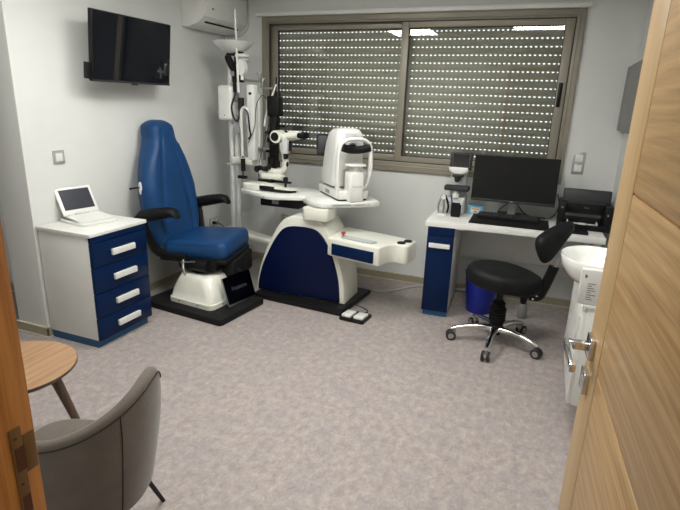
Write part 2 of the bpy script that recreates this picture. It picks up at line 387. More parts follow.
def wall_switch(name, label, loc, rz, n, group=None):
    # local: x along the wall, y out of the wall (towards -y)
    t = thing(name, label, 'switch', loc, rz, group)
    hh = .040*n+.0
    f = MB(); f.box(-.042, .042, -.008, 0, -hh-.003, hh+.003, .003); f.build('frame', 'swm', t)
    for k in range(n):
        c = (k-(n-1)/2)*.075
        MB().box(-.026, .026, -.011, -.004, c-.026, c+.026, .002).build('rocker', 'plastic', t)
    return t
wall_switch('light_switch', 'single light switch in a silver frame on the left wall', (XL, 2.418, 1.157), 90, 1)
wall_switch('light_switch', 'double light switch in a silver frame on the back wall right of the window', (.224, YB, 1.168), 0, 2)
def sockets(label, loc, rz, n, plug=False):
    t = thing('wall_socket', label, 'socket', loc, rz)
    MB().box(-.042*n, .042*n, -.008, 0, -.043, .043, .003).build('frame', 'swm', t)
    for k in range(n):
        c = (k-(n-1)/2)*.075
        MB().cyl((c, -.008, 0), (c, -.011, 0), .026).build('socket_face', 'plastic', t)
        MB().cyl((c, -.0115, 0), (c, -.0112, 0), .018).build('socket_well', 'grey', t)
    return t
sockets('double wall socket with a black plug behind the exam chair', (XL, 4.06, .405), 90, 2)
pg = thing('power_plug', 'black plug and cord in the double wall socket', 'plug', (XL+.012, 4.022, .405))
MB().cyl((0, 0, 0), (.035, 0, 0), .017, .012).build('plug', 'black', pg)
MB().tube([(.03, 0, 0), (.06, .01, -.005), (.07, .06, -.04), (.06, .1, -.12), (.06, .12, -.3), (.07, .12, -.398)], .004).build('cord', 'cable', pg)
sockets('small wall socket on the back wall behind the refraction unit', (-2.28, YB, .45), 0, 1)
t = thing('wall_board', 'dark grey board with black edge high on the right wall beside the open door', 'board', (.44, 3.97, 1.64))
MB().box(0, .012, -.35, .35, -.215, .215, .002).build('front', 'slate', t)
MB().box(.012, .047, -.352, .345, -.217, .217, .002).build('backing', 'black', t)
# alcove cable
tag(MB().tube([(-3.30, 2.63, 1.5), (-3.27, 2.62, 1.28), (-3.30, 2.62, 1.02), (-3.235, 2.62, .86), (-3.225, 2.63, .80)], .006).tube([(-3.36, 2.63, 1.2), (-3.24, 2.62, .98), (-3.235, 2.62, .80), (-3.29, 2.63, .74)], .005).box(-3.245, -3.225, 2.61, 2.64, .93, 1.0, .003).build('hanging_cable', 'cable'), 'black cable hanging down the wall beyond the pier', 'cable')

# ------------------------------------------------------------------ DRAWER CABINET
t = thing('drawer_cabinet', 'white drawer cabinet with four navy drawers against the left wall', 'cabinet', (-2.455, 2.190, 0))
MB().box(-.432, -.02, .004, .466, .055, .730, .002).build('body', 'white', t)
MB().box(-.436, .004, -.004, .474, .730, .752, .002).build('top_panel', 'white', t)
MB().box(-.43, -.035, .012, .455, 0, .056).build('plinth', 'plinth', t)
MB().box(-.018, -.002, .004, .466, .690, .728, .001).build('front_rail', 'navy', t)
for i, (a, b) in enumerate(((.535, .687), (.368, .531), (.208, .364), (.057, .204))):
    d = MB().box(-.02, .0, .004, .466, a, b, .0015).build('drawer', 'navy', t)
    zc = (a+b)/2-.004; MB().box(.0, .018, .155, .345, zc-.019, zc+.019, .002).build('handle', 'white', d)

# laptop-like measuring device on it
t = thing('measuring_console', 'white tabletop measuring console with tilted screen on the drawer cabinet', 'medical device', (-2.735, 2.455, .7525), 80)
MB().prism(rrect(.26, .27, .04), 0, .018, .005).build('base', 'plastic', t)
MB().loft([[(p[0], p[1], .018+(.02 if p[1] > 0 else .004)*1) for p in rrect(.24, .22, .03)], [(p[0]*.97, p[1]*.97, .022+(.02 if p[1] > 0 else .004)) for p in rrect(.24, .22, .03)]]).build('keypad_deck', 'plastic', t)
k = MB()
for i in range(6):
    for j in range(4): k.box(-.085+.026*i, -.065+.026*i, -.05+.026*j, -.032+.026*j, .022, .0275+.008*(j/3.), .001)
k.build('keypad', 'gwhite', t)
MB().rev([(.024, 0), (.024, .004), (.018, .006)], (.075, -.035, .023), (.075, -.035, 1)).build('dial', 'gwhite', t)
X = T(0, .075, .040, -27, 0, 0)
ln = MB().box(-.125, .125, -.008, .008, 0, .185, .006, X=X).build('lid', 'plastic', t)
MB().box(-.104, .104, -.0095, -.008, .030, .168, X=X).build('screen', 'lscreen', ln)
MB().box(-.05, .05, .06, .09, .015, .05, .004).build('hinge', 'gwhite', t)

# ------------------------------------------------------------------ EXAMINATION CHAIR
t = thing('examination_chair', 'blue leatherette examination chair with tall back on a black floor plate', 'chair', (-2.40, 3.11, 0))
XB = T(.07, -.01, 0, 0, 0, -6)
MB().prism(rrect(.76, .53, .03), 0, .05, .008, X=XB).build('floor_plate', 'blackm', t)
rings = []
for z, a, b, r, cx in ((.05, .43, .36, .045, 0), (.085, .43, .36, .045, 0), (.09, .412, .345, .045, 0), (.15, .395, .33, .06, 0), (.22, .345, .28, .08, -.01), (.262, .31, .25, .09, -.01), (.27, .28, .22, .08, -.01)):
    rings.append([(p[0], p[1], z) for p in rrect(a, b, r, 6, cx)])
XP = T(.075, -.005, 0, 0, 0, -6)
MB().loft(rings, X=XP).build('pedestal', 'cream', t, ang=50)
for x_, y_ in ((-.1, -.181), (.08, -.181), (.2165, -.05)): MB().ball((x_, y_, .068), .005, X=XP).build('screw', 'dgrey', t)
XS = T(-.03, .17, 0, 0, 0, 12)
XC = T(.04, .04, 0)
MB().cyl((.0, 0, .26), (.0, 0, .36), .10, X=XC).box(-.16, .18, -.10, .14, .30, .40, .02, X=XC).cyl((-.12, -.10, .34), (.12, -.10, .34), .05, X=XC).build('lift_column', 'black', t)
MB().tube([(-.02, -.13, .385), (.0, -.16, .33), (.02, -.165, .28)], .009).tube([(-.02, -.16, .375), (.10, -.15, .395)], .005).build('release_lever', 'steel', t)
MB().prism(rrect(.56, .53, .05), .355, .398, .015, X=XS).build('seat_frame', 'black', t)
MB().box(.19, .30, -.17, .25, .19, .36, .02, X=XS).build('folded_leg_rest', 'blackm', t)
# seat cushion
rings = []
for z, e in ((.392, -.02), (.400, -.004), (.45, .006), (.495, .0), (.512, -.012), (.522, -.035), (.526, -.08)):
    rings.append([(p[0], p[1], z+(.012*(p[0]/.27) if z > .49 else 0)) for p in rrect(.51+2*e, .54+2*e, .07+min(e, 0)*.3, 7)])
so = MB().loft(rings, X=XS @ T(.02, 0, 0)).build('seat', 'leather', t, ang=60)
MB().tube([(-.20, -.266, .50), (0, -.272, .504), (.20, -.266, .513), (.268, -.2, .517), (.274, 0, .518), (.268, .2, .517)], .0022, X=XS).build('seat_piping', 'leather', so)
# backrest
def back_hw(z):
    K = [(.46, .235), (.60, .282), (.75, .295), (.88, .290), (1.0, .255), (1.1, .212), (1.18, .162), (1.25, .128), (1.31, .122), (1.345, .108), (1.368, .075), (1.378, .03)]
    for (a, u), (b, v) in zip(K[:-1], K[1:]):
        if z <= b: q = max(0, (z-a)/(b-a)); return u+(v-u)*q
    return K[-1][1]
rings = []
NZ = 44
for i in range(NZ+1):
    z = .46+(1.378-.46)*(1-(1-i/NZ)**1.25); hw = back_hw(z); rec = -.262-.125*(z-.46)
    ring = []; n = 40
    gp = (.62-.22*max(0, min(1, (z-.5)/.6)))*1.0
    for k in range(n+1):
        u = -1+2*k/n
        edge = max(0, 1-abs(u)**5)**.5
        gro = .014*math.exp(-((abs(u)-gp)/.07)**2) if z < 1.24 else .014*math.exp(-((abs(u)-gp)/.07)**2)*max(0, 1-(z-1.24)/.1)
        bol = .018*math.exp(-((abs(u)-.82)/.18)**2)
        topf = min(1, (1.385-z)/.05)**.5
        ring.append((rec+(.075*edge-gro+bol*(1 if z < 1.2 else .3))*topf, u*hw, z))
    for k in range(n+1):
        u = 1-2*k/n
        ring.append((rec-.095*max(0, 1-abs(u)**6)**.5*min(1, (1.385-z)/.05)**.5-.004, u*hw*.985, z))
    rings.append(ring)
bo = MB().loft(rings, X=T(-.012, .122, 0, 0, 0, 2)).build('backrest', 'leather', t, ang=70)
lp = MB().ball((-.338, -.170, .90), (.017, .006, .048)).build('side_plate', 'white', bo)
MB().cyl((-.342, -.172, .905), (-.375, -.215, .900), .006).ball((-.378, -.222, .899), (.012, .012, .008)).build('side_knob', 'black', bo)
# armrests
for sy in (-1, 1):
    a = MB()
    pth = [(-.40, 0, .675), (-.35, 0, .700), (-.22, 0, .730), (-.10, 0, .755), (-.05, 0, .755), (-.02, 0, .728)]
    rings = []
    for j, (x, y, z) in enumerate(pth):
        wd = [.038, .052, .054, .052, .046, .032][j]; th = [.030, .046, .046, .040, .032, .014][j]; z -= .012
        rings.append([(x, y+wd*math.cos(q)*1, z+th*math.sin(q)) for q in [2*math.pi*k/16 for k in range(16)]])
    yy = .165+sy*.325
    a.loft(rings, X=T(0, yy, 0)).build('armrest', 'blackv', t, ang=70)
    s = MB(); s.tube([(-.33, yy-sy*.0, .69), (-.325, yy-sy*.01, .60), (-.29, yy-sy*.03, .46), (-.22, yy-sy*.04, .405), (.0, yy-sy*.05, .395)], [.026, .030, .030, .028, .022], 10, flat=1.4)
    s.build('armrest_support', 'black', t)
# footrest
XF = T(.375, .05, .058, 0, -18, -10)
fo = MB().prism(rrect(.30, .22, .01, 3, 0, .11), -.004, .004, X=XF @ Matrix(((0, 0, 1, 0), (1, 0, 0, 0), (0, 1, 0, 0), (0, 0, 0, 1)))).build('footrest', 'plexi', t)
text_mesh('footrest_lettering', 'Frastema', .045, 'etch', fo, XF @ Matrix(((0, 0, 1, .006), (1, 0, 0, 0), (0, 1, 0, .12), (0, 0, 0, 1))))
MB().box(-.006, .006, -.15, .15, -.0, .010, .002, X=XF).box(-.006, .006, -.153, -.146, 0, .22, .001, X=XF).build('footrest_rail', 'steel', fo)
MB().tube([(.05, .10, .33), (.20, .12, .30), (.30, .14, .26), (.31, .17, .14)], .016).build('footrest_arm', 'black', t)

# ------------------------------------------------------------------ REFRACTION UNIT
t = thing('refraction_unit', 'white and navy ophthalmic refraction unit on a black base plate below the window', 'ophthalmic unit', (0, 0, 0))
MB().prism([(-2.075, 3.40), (-1.285, 3.345), (-1.235, 3.90), (-2.02, 3.955)], 0, .045, .010).build('base_plate', 'black', t)
out = [(-2.088, .045), (-2.082, .13), (-2.05, .27), (-1.99, .42), (-1.925, .55), (-1.86, .645), (-1.80, .685), (-1.71, .70), (-1.60, .698), (-1.53, .68), (-1.465, .615), (-1.40, .49), (-1.35, .34), (-1.322, .20), (-1.312, .045)]
def lerp(P, n=3):
    Q = []; E = [P[0]]+P+[P[-1]]
    for i in range(1, len(E)-2):
        for k in range(n):
            u = k/n; a, b, c, d = [Vector(E[j]) for j in (i-1, i, i+1, i+2)]
            Q.append(tuple(.5*((2*b)+(c-a)*u+(2*a-5*b+4*c-d)*u*u+(-a+3*b-3*c+d)*u**3)))
    return Q+[P[-1]]
X = T(0, 0, 0, 0, 0, 0)
O = lerp(out)
def yarch(O, y0, y1, ins, mb, bev=0.0):
    Xa = Matrix(((1, 0, 0, 0), (0, 0, 1, 0), (0, 1, 0, 0), (0, 0, 0, 1)))
    mb.prism(O, y0, y1, bev, 3, X=Xa)
mb = MB(); yarch(O, 3.475, 3.80, 0, mb, .016); mb.build('body', 'cream', t, ang=30)
cx, cz = -1.70, .05
inn = [(cx+(x-cx)*.925-.006, .062+(z-.05)*.865) for x, z in O]
mb = MB(); yarch(inn, 3.462, 3.48, 0, mb, .005); mb.build('front_panel', 'navy2', t, ang=30)
MB().prism(rrect(.205, .20, .03), .695, .79, .008, X=T(-1.555, 3.52, 0)).cyl((-1.58, 3.55, .66), (-1.58, 3.55, .7), .06).build('table_column', 'cream', t)
lt = MB().prism([(-2.34, 3.67), (-2.32, 3.63), (-2.03, 3.505), (-1.95, 3.50), (-1.73, 3.59), (-1.62, 3.75), (-1.72, 3.97), (-2.27, 3.93)], .800, .838, .010).build('left_table', 'plastic', t)
MB().box(-2.13, -1.78, 3.62, 3.84, .722, .793, .006).build('power_box', 'black', lt)
MB().box(-2.02, -1.96, 3.617, 3.621, .745, .775).build('power_box_label', 'grey', lt)
MB().ball((-2.03, 3.505, .818), .006).build('table_screw', 'grey', lt)
rt = MB().prism([(-1.72, 3.60), (-1.71, 3.555), (-1.57, 3.43), (-1.50, 3.425), (-1.165, 3.685), (-1.15, 3.74), (-1.33, 3.97), (-1.60, 3.96)], .793, .836, .010).build('right_table', 'plastic', t)
MB().box(-.155, .155, -.004, .001, -.012, .012, .001, X=T(-1.32, 3.5655, .815, 0, 0, 38.2)).build('table_front_strip', 'gwhite', rt)
MB().box(.03, .11, -.0055, -.003, -.003, .003, X=T(-1.32, 3.5655, .815, 0, 0, 38.2)).box(-.14, .0, -.0055, -.003, -.005, .005, X=T(-1.32, 3.5655, .815, 0, 0, 38.2)).build('strip_lettering', 'grey', rt)
# control arm
arm = [(-1.44, 3.45), (-1.40, 3.405), (-1.05, 3.325), (-1.0, 3.335), (-.985, 3.38), (-.965, 3.44), (-.93, 3.47), (-.895, 3.46), (-.86, 3.45), (-.83, 3.48), (-.825, 3.60), (-.86, 3.665), (-1.36, 3.80), (-1.44, 3.78)]
ar = MB().prism(lerp(arm+[arm[0]], 3)[:-1], .445, .585, .012, 3).build('control_arm', 'cream', t, ang=45)
XA = T(-1.215, 3.363, .512, 0, 0, -12.9)
dw = MB().box(-.185, .175, -.010, .02, -.050, .036, .003, X=XA).build('arm_drawer', 'navy', t)
kp = MB().prism(rrect(.30, .085, .04), .585, .589, .001, X=T(-1.205, 3.455, 0, 0, 0, -12.9)).build('keypad', 'keys', ar)
b = MB()
for i in range(7):
    for j in range(2): b.prism(rrect(.026, .024, .008, 3), .589, .592, X=T(-1.205, 3.455, 0, 0, 0, -12.9) @ T(-.10+.034*i, -.018+.036*j, 0))
b.build('keypad_button', 'gwhite', kp)
MB().cyl((-1.345, 3.50, .585), (-1.345, 3.50, .606), .008).cyl((-1.345, 3.50, .606), (-1.345, 3.50, .618), .017).build('emergency_button', 'red', ar)
for p in ((-.90, 3.52), (-.868, 3.59)):
    MB().cyl((p[0], p[1], .585), (p[0], p[1], .592), .031).cyl((p[0], p[1], .592), (p[0], p[1], .596), .024).build('instrument_well', 'black', ar)
# rear beam and instrument column
MB().prism([(-2.66, 3.87), (-2.60, 3.79), (-2.15, 3.68), (-1.90, 3.60), (-1.90, 3.78), (-2.16, 3.80), (-2.56, 3.98), (-2.64, 3.96)], .385, .42, .006).build('rear_beam', 'cream', t)
co = MB().cyl((-2.56, 3.88, .42), (-2.56, 3.88, 1.84), .019).cyl((-2.512, 3.89, .42), (-2.512, 3.89, 1.45), .021).build('column_tube', 'alumi', t)
MB().box(-2.53, -2.33, 3.83, 3.92, 1.01, 1.07, .008).cyl((-2.60, 3.86, 1.0), (-2.52, 3.86, 1.0), .005).build('column_bracket', 'cream', co)
MB().box(-2.54, -2.47, 3.84, 3.92, .415, .43, .003).build('column_foot', 'grey', co)
# dish lamp
MB().rev([(.012, -.085), (.05, -.078), (.10, -.055), (.145, -.018), (.166, .008), (.163, .010), (.14, -.012), (.10, -.046), (.03, -.068), (.012, -.072)], (-2.515, 3.87, 1.985), (-2.515, 3.87, 3)).build('lamp_dish', 'plastic', t)
MB().box(-2.535, -2.44, 3.83, 3.91, 1.885, 1.945, .012).tube([(-2.54, 3.85, 1.91), (-2.545, 3.84, 1.87), (-2.5, 3.83, 1.80), (-2.47, 3.83, 1.78)], [.022, .03, .03, .024], 10).cyl((-2.49, 3.87, 1.78), (-2.49, 3.87, 1.88), .016).build('lamp_joint', 'black', t)
MB().cyl((-2.47, 3.85, 1.72), (-2.47, 3.85, 1.79), .026).box(-2.51, -2.41, 3.83, 3.87, 1.68, 1.73, .006).cyl((-2.485, 3.83, 1.60), (-2.485, 3.83, 1.70), .014).build('lower_joint', 'black', t)
MB().cyl((-2.43, 3.80, 1.60), (-2.445, 3.80, 2.225), .0095, .008).build('white_rod', 'plastic', t)
# ophthalmoscope head
MB().rev([(.0, 0), (.050, 0), (.050, .04), (.0, .04)], (0, 0, 0), (0, -1, 0), 32, X=T(-2.405, 3.84, 1.795) @ Matrix.Diagonal((.85, 1, 1.25, 1))).box(-2.46, -2.36, 3.80, 3.86, 1.875, 1.90, .008).box(-2.42, -2.36, 3.81, 3.85, 1.850, 1.86, .003).cyl((-2.405, 3.82, 1.70), (-2.405, 3.82, 1.75), .012).build('mirror_disc', 'plastic', t)
MB().cyl((-2.42, 3.85, 1.70), (-2.23, 3.85, 1.69), .009).cyl((-2.26, 3.85, 1.70), (-2.26, 3.85, 1.745), .008).cyl((-2.26, 3.85, 1.745), (-2.26, 3.85, 1.757), .022).box(-2.245, -2.215, 3.83, 3.87, 1.64, 1.72, .004).box(-2.22, -2.14, 3.84, 3.86, 1.632, 1.648, .003).build('swing_arm', 'steel', t)
MB().box(-2.375, -2.300, 3.83, 3.90, 1.05, 1.665, .008).box(-2.335, -2.295, 3.90, 3.93, 1.0, 1.6, .004).build('white_column', 'plastic', t)
MB().box(-2.350, -2.325, 3.826, 3.831, 1.585, 1.605).build('column_mark', 'black', t)
MB().cyl((-2.21, 3.88, .84), (-2.21, 3.88, 1.55), .010).box(-2.29, -2.17, 3.86, 3.90, 1.13, 1.16, .006).box(-2.26, -2.18, 3.85, 3.89, .94, .965, .004).build('side_rod', 'steel', t)
MB().tube([(-2.47, 3.82, 1.60), (-2.5, 3.80, 1.48), (-2.47, 3.80, 1.38), (-2.43, 3.80, 1.40), (-2.425, 3.80, 1.55)], .008).box(-2.44, -2.4, 3.80, 3.84, 1.47, 1.56, .004).build('cable_loop', 'cable', t)
MB().cyl((-2.46, 3.82, 1.30), (-2.46, 3.80, 1.30), .035).cyl((-2.46, 3.82, 1.33), (-2.46, 3.82, 1.42), .012).build('grey_knob', 'grey', t)

# chart projector box hanging on the column
t = thing('chart_projector', 'white boxy projector head hanging on the left of the instrument column', 'projector', (-2.565, 3.86, 1.37))
MB().box(-.072, .068, -.07, .07, 0, .285, .028, 4).build('housing', 'plastic', t, ang=50)
MB().box(.055, .085, -.03, .03, .16, .30, .008).build('mount', 'grey', t)
MB().ball((-.082, -.02, .07), (.012, .02, .022)).build('side_knob', 'plastic', t)
MB().cyl((.0, -.0705, .045), (.0, -.0715, .045), .005, n=12).build('screw', 'black', t)

# handheld probe with cable on the column
t = thing('handheld_scope', 'white handheld scope with black grip hanging before the instrument column', 'handheld instrument', (-2.375, 3.80, .90))
MB().tube([(-.030, 0, .16), (-.030, 0, .35), (-.035, 0, .50), (-.03, 0, .56), (.0, 0, .585), (.03, 0, .55), (.028, 0, .45)], .011).build('head', 'plastic', t)
MB().cyl((-.025, 0, .06), (-.025, 0, .165), .019).ball((-.02, -.01, .18), .008).build('grip', 'black', t)
MB().tube([(.0, 0, .575), (.035, -.01, .54), (.05, -.01, .42), (.055, 0, .36), (.03, 0, .33)], .007).build('black_arm', 'black', t)
MB().tube([(-.025, 0, .06), (-.03, 0, -.01)], .006, sub=1).box(-.075, .01, -.015, .015, -.005, .02, .003).build('holder', 'blackm', t)
MB().tube([(.03, .0, .30), (.08, .02, .43), (.10, .02, .60), (.15, .02, .68), (.2, .02, .66)], .003).build('cord', 'cable', t)

# slit lamp
t = thing('slit_lamp', 'cream slit lamp microscope with black lamp tower on the left instrument table', 'slit lamp', (0, .03, .8385))
MB().prism(rrect(.17, .14, .025), 0, .055, .008, X=T(-2.215, 3.66, 0)).build('base_box', 'cream', t)
sl_ = MB()
rings = []
for u, wd, hh_ in ((0, .06, .062), (.25, .07, .058), (.5, .075, .045), (.75, .075, .038), (.93, .06, .036), (1, .035, .03)):
    x = -2.14+.30*u; rings.append([(x, 3.66+wd*math.cos(q), max(.001, .018+(hh_-.018)*.5+(hh_-.018)*.5*math.sin(q))) for q in [2*math.pi*k/16 for k in range(16)]])
sl_.loft(rings).build('slide_cover', 'cream', t, ang=60)
MB().prism([(-2.15, 3.60), (-1.93, 3.58), (-1.86, 3.60), (-1.84, 3.66), (-1.87, 3.72), (-2.15, 3.73)], .006, .02, .004).box(-2.135, -2.0, 3.585, 3.60, .012, .045, .004).build('slide_plate', 'black', t)
MB().tube([(-2.24, 3.75, .062), (-1.93, 3.75, .062)], .010, sub=1).box(-2.13, -2.09, 3.70, 3.76, .05, .075, .004).build('rail_shaft', 'blackm', t)
MB().prism(rrect(.20, .12, .04), .085, .13, .012, X=T(-2.10, 3.75, 0)).prism(rrect(.075, .10, .03), .12, .175, .01, X=T(-2.19, 3.75, 0)).build('carriage', 'cream', t)
arm = [(-2.17, 3.75, .150), (-2.08, 3.75, .142), (-2.015, 3.75, .155), (-1.985, 3.75, .195), (-1.985, 3.75, .26), (-2.005, 3.75, .33), (-2.012, 3.75, .385)]
MB().tube(arm, .026, 12, flat=1.0).build('curved_arm', 'cream', t)
XM = T(.02, 0, -.022)
mh = MB().cyl((-2.05, 3.70, 0.430), (-2.05, 3.80, 0.430), .050).box(-2.07, -1.94, 3.715, 3.785, 0.400, 0.462, .018).cyl((-1.95, 3.75, 0.440), (-1.85, 3.75, 0.452), .038, .034).cyl((-1.95, 3.72, 0.440), (-1.86, 3.72, 0.448), .022).build('microscope_head', 'cream', t)
MB().cyl((-2.055, 3.695, 0.430), (-2.055, 3.70, 0.430), .034).build('magnification_dial', 'black', mh)
MB().cyl((-1.855, 3.72, 0.450), (-1.795, 3.715, 0.444), .021, .024).cyl((-1.855, 3.775, 0.455), (-1.795, 3.78, 0.450), .021, .024).build('eyepiece', 'black', mh)
MB().box(-1.995, -1.945, 3.70, 3.76, .30, .425, .008).build('tonometer_head', 'gwhite', t)
MB().box(-1.985, -1.955, 3.71, 3.75, .255, .30, .006).cyl((-1.935, 3.74, .32), (-1.935, 3.74, .40), .012).ball((-1.955, 3.73, .215), (.010, .010, .022)).build('tonometer_mount', 'black', t)
MB().cyl((-1.935, 3.66, .03), (-1.935, 3.66, .12), .010).cyl((-1.935, 3.66, .08), (-1.935, 3.66, .118), .019).build('joystick', 'black', t)
# lamp tower
MB().box(-2.19, -2.08, 3.81, 3.90, .585, .745, .010).build('lamp_housing', 'black', t)
MB().box(-2.175, -2.11, 3.82, 3.88, .20, .60, .008).cyl((-2.16, 3.85, .15), (-2.16, 3.85, .25), .04).box(-2.12, -2.04, 3.83, 3.86, .50, .515, .003).box(-2.18, -2.02, 3.82, 3.86, .455, .475, .004).cyl((-2.22, 3.84, .45), (-2.15, 3.84, .45), .012).cyl((-2.21, 3.84, .30), (-2.11, 3.84, .30), .014).cyl((-2.19, 3.83, .39), (-2.1, 3.83, .39), .020).box(-2.15, -2.09, 3.80, 3.83, .27, .36, .004).build('lamp_tower', 'black', t)
MB().cyl((-2.135, 3.86, .74), (-2.125, 3.86, .89), .006).cyl((-2.13, 3.86, .745), (-2.13, 3.86, .78), .014).build('tower_rod', 'black', t)
MB().cyl((-2.24, 3.72, .155), (-2.13, 3.72, .165), .022).cyl((-2.22, 3.69, .16), (-2.22, 3.74, .16), .026).ball((-2.12, 3.72, .18), .02).ball((-2.16, 3.70, .165), .02).cyl((-2.06, 3.76, .18), (-2.06, 3.76, .23), .02).build('illumination_knob', 'black', t)
MB().tube([(-2.125, 3.86, .835), (-2.15, 3.85, .77), (-2.18, 3.83, .66), (-2.21, 3.83, .585), (-2.225, 3.83, .50)], .007).build('white_lead', 'wcable', t)
MB().tube([(-2.16, 3.80, .53), (-2.26, 3.80, .2), (-2.25, 3.78, .06), (-2.20, 3.72, .04), (-2.16, 3.73, .02)], .003).build('thin_cord', 'cable', t)

# autorefractor
t = thing('autorefractor', 'white autorefractor with chin rest and dark side screen on the right instrument table', 'autorefractor', (-1.462, 3.775, .8365), -47)
# local: +x towards the patient, y across
MB().prism(rrect(.46, .26, .03), .012, .075, .012, X=T(-.02, 0, 0)).build('base', 'plastic', t)
MB().prism(rrect(.44, .24, .03), 0, .012, .002, X=T(-.02, 0, 0)).build('base_foot', 'dgrey', t)
MB().prism(rrect(.24, .20, .02), .075, .083, .002, X=T(-.08, 0, 0)).build('base_top', 'grey', t)
rings = []
for z, xa, xb, hw in ((.10, -.20, .075, .105), (.18, -.19, .08, .105), (.30, -.165, .09, .10), (.42, -.135, .10, .095), (.50, -.10, .10, .088), (.535, -.06, .085, .07), (.545, -.02, .06, .045)):
    rings.append([(p[0], p[1]*1.22, z*.97) for p in rrect(xb-xa+.02, 2*hw, .035, 6, (xa+xb)/2)])
MB().loft(rings).build('measuring_head', 'plastic', t, ang=50)
MB().prism(rrect(.20, .16, .03), .08, .102, .004, X=T(-.06, 0, 0)).build('head_neck', 'gwhite', t)
MB().box(-.0, .04, -.05, .05, .36, .50, .015, X=T(.085, 0, 0)).cyl((.12, 0, .40), (.145, 0, .40), .045, .04).build('objective_hood', 'gwhite', t)
MB().cyl((.145, 0, .40), (.150, 0, .40), .026).build('objective', 'screen', t)
MB().box(-.05, .0, -.115, .10, -.075, .095, .022, 3, X=T(-.225, -.035, .375, 0, -14, -12)).build('operator_screen', 'dgrey', t)
MB().box(-.0525, -.0495, -.085, .085, -.06, .07, X=T(-.225, -.035, .375, 0, -14, -12)).build('operator_display', 'dscreen', t)
MB().cyl((-.19, -.04, .08), (-.20, -.04, .17), .014, .018).ball((-.202, -.04, .185), (.02, .02, .03)).build('joystick', 'black', t)
rf = MB()
arch = [(.20, -.125, .03), (.205, -.13, .20), (.21, -.13, .32), (.215, -.118, .41), (.215, -.07, .452), (.215, 0, .458), (.215, .07, .452), (.215, .118, .41), (.215, .130, .34), (.215, .130, .23), (.21, .11, .13), (.205, .06, .08)]
rf.tube([(p[0]-.02, p[1], p[2]) for p in arch], .016, 12, flat=1.7).build('headrest_frame', 'plastic', t)
MB().tube([(.215, -.105, .40), (.205, -.05, .385), (.20, 0, .382), (.205, .05, .385), (.215, .115, .40)], [.020]*5, 10, flat=1.5).box(.19, .205, -.04, .04, .37, .41, .004).build('forehead_rest', 'black', t)
MB().prism(rrect(.12, .12, .02), .0, .22, .012, X=T(.195, .005, 0)).build('chinrest_block', 'plastic', t)
MB().prism(rrect(.10, .15, .03), .255, .270, .004, X=T(.205, .005, .008)).cyl((.195, 0, .20), (.195, 0, .265), .035).build('chinrest', 'plastic', t)
text_mesh('lettering', 'Tonoref', .022, 'grey', t, T(.2557, .005, .115) @ Matrix(((0, 0, 1, 0), (1, 0, 0, 0), (0, 1, 0, 0), (0, 0, 0, 1))), .0003)
MB().box(-.06, .03, -.1325, -.1315, .03, .06, X=T(0, 0, 0)).build('side_label', 'grey', t)

# foot switch
t = thing('foot_switch', 'black double foot switch with two white pedals on the floor', 'foot switch', (-1.175, 3.37, 0), -4)
MB().prism(rrect(.20, .175, .015), 0, .022, .004).build('base', 'black', t)
for sx in (-1, 1): MB().prism(rrect(.076, .125, .012), .022, .040, .004, X=T(sx*.048, -.012, 0, -4, 0, 0)).build('pedal', 'plastic', t)
MB().tube([(.03, .085, .015), (.05, .12, .02), (.0, .15, .03), (-.08, .15, .04), (-.10, .16, .02)], .004).build('cord', 'cable', t)
tag(MB().tube([(-1.30, 3.915, .045), (-1.30, 3.97, .012), (-1.22, 3.97, .009), (-1.10, 4.03, .009), (-.97, 4.20, .009), (-.88, 4.28, .009), (-.70, 4.30, .009), (-.5, 4.31, .03)], .0085).build('floor_cable', 'gcable'), 'grey cable running on the floor from the refraction unit to the desk', 'cable')

# ------------------------------------------------------------------ DESK
DZ = .74
t = thing('desk', 'white desk top with slim leg against the back wall below the window', 'desk', (-.766, 3.672, 0), 2.6)
MB().box(0, 1.205, 0, .605, .70, DZ, .003).build('desktop', 'white', t)
MB().box(1.14, 1.185, .03, .075, 0, .70, .002).build('leg', 'white', t)
MB().box(1.14, 1.185, .53, .575, 0, .70, .002).build('leg', 'white', t)
MB().box(.215, 1.14, .56, .578, .35, .70, .001).build('modesty_panel', 'white', t)
t = thing('desk_pedestal', 'tall narrow pedestal cabinet with navy door under the left end of the desk', 'cabinet', (-.766, 3.672, 0), 2.6)
MB().box(.022, .213, .02, .56, .04, .699, .002).build('body', 'white', t)
MB().box(.030, .208, .012, .54, 0, .042).build('plinth', 'plinth', t)
MB().box(.020, .215, .004, .020, .635, .698, .001).build('front_rail', 'navy', t)
d = MB().box(.020, .215, .0, .020, .043, .632, .0015).build('door', 'navy', t)
MB().box(.038, .192, -.018, 0, .545, .578, .002).build('handle', 'white', d)
MB().box(.222, .285, .02, .16, .688, .6995, .002).build('side_bracket', 'white', t)

t = thing('monitor', 'large black computer monitor on the desk', 'monitor', (-.205, 4.13, DZ))
X = T(0, -.08, .295, -3, 0, 1)
MB().box(-.302, .302, -.008, .022, -.172, .175, .005, X=X).build('casing', 'black', t)
MB().box(-.296, .296, -.0088, -.0078, -.150, .169, X=X).build('screen', 'mscreen', t)
MB().box(-.302, .302, -.0095, -.0078, -.172, -.152, .001, X=X).build('lower_bezel', 'dgrey', t)
text_mesh('logo', 'DELL', .014, 'gwhite', t, X @ T(0, -.0099, -.162, 90, 0, 0), .0002)
MB().box(-.028, .028, .012, .03, .01, .34, .004).box(-.02, .02, -.06, .02, .27, .31, .004).build('stand_neck', 'gwhite', t)
MB().box(-.11, .11, .0, .15, 0, .012, .004).build('stand_foot', 'black', t)
t = thing('desk_mat', 'black mat lying under the keyboard on the desk', 'desk mat', (-.2, 3.945, DZ), 1.5)
MB().prism(rrect(.555, .36, .01), .0, .004, .001).build('mat', 'blackm', t)
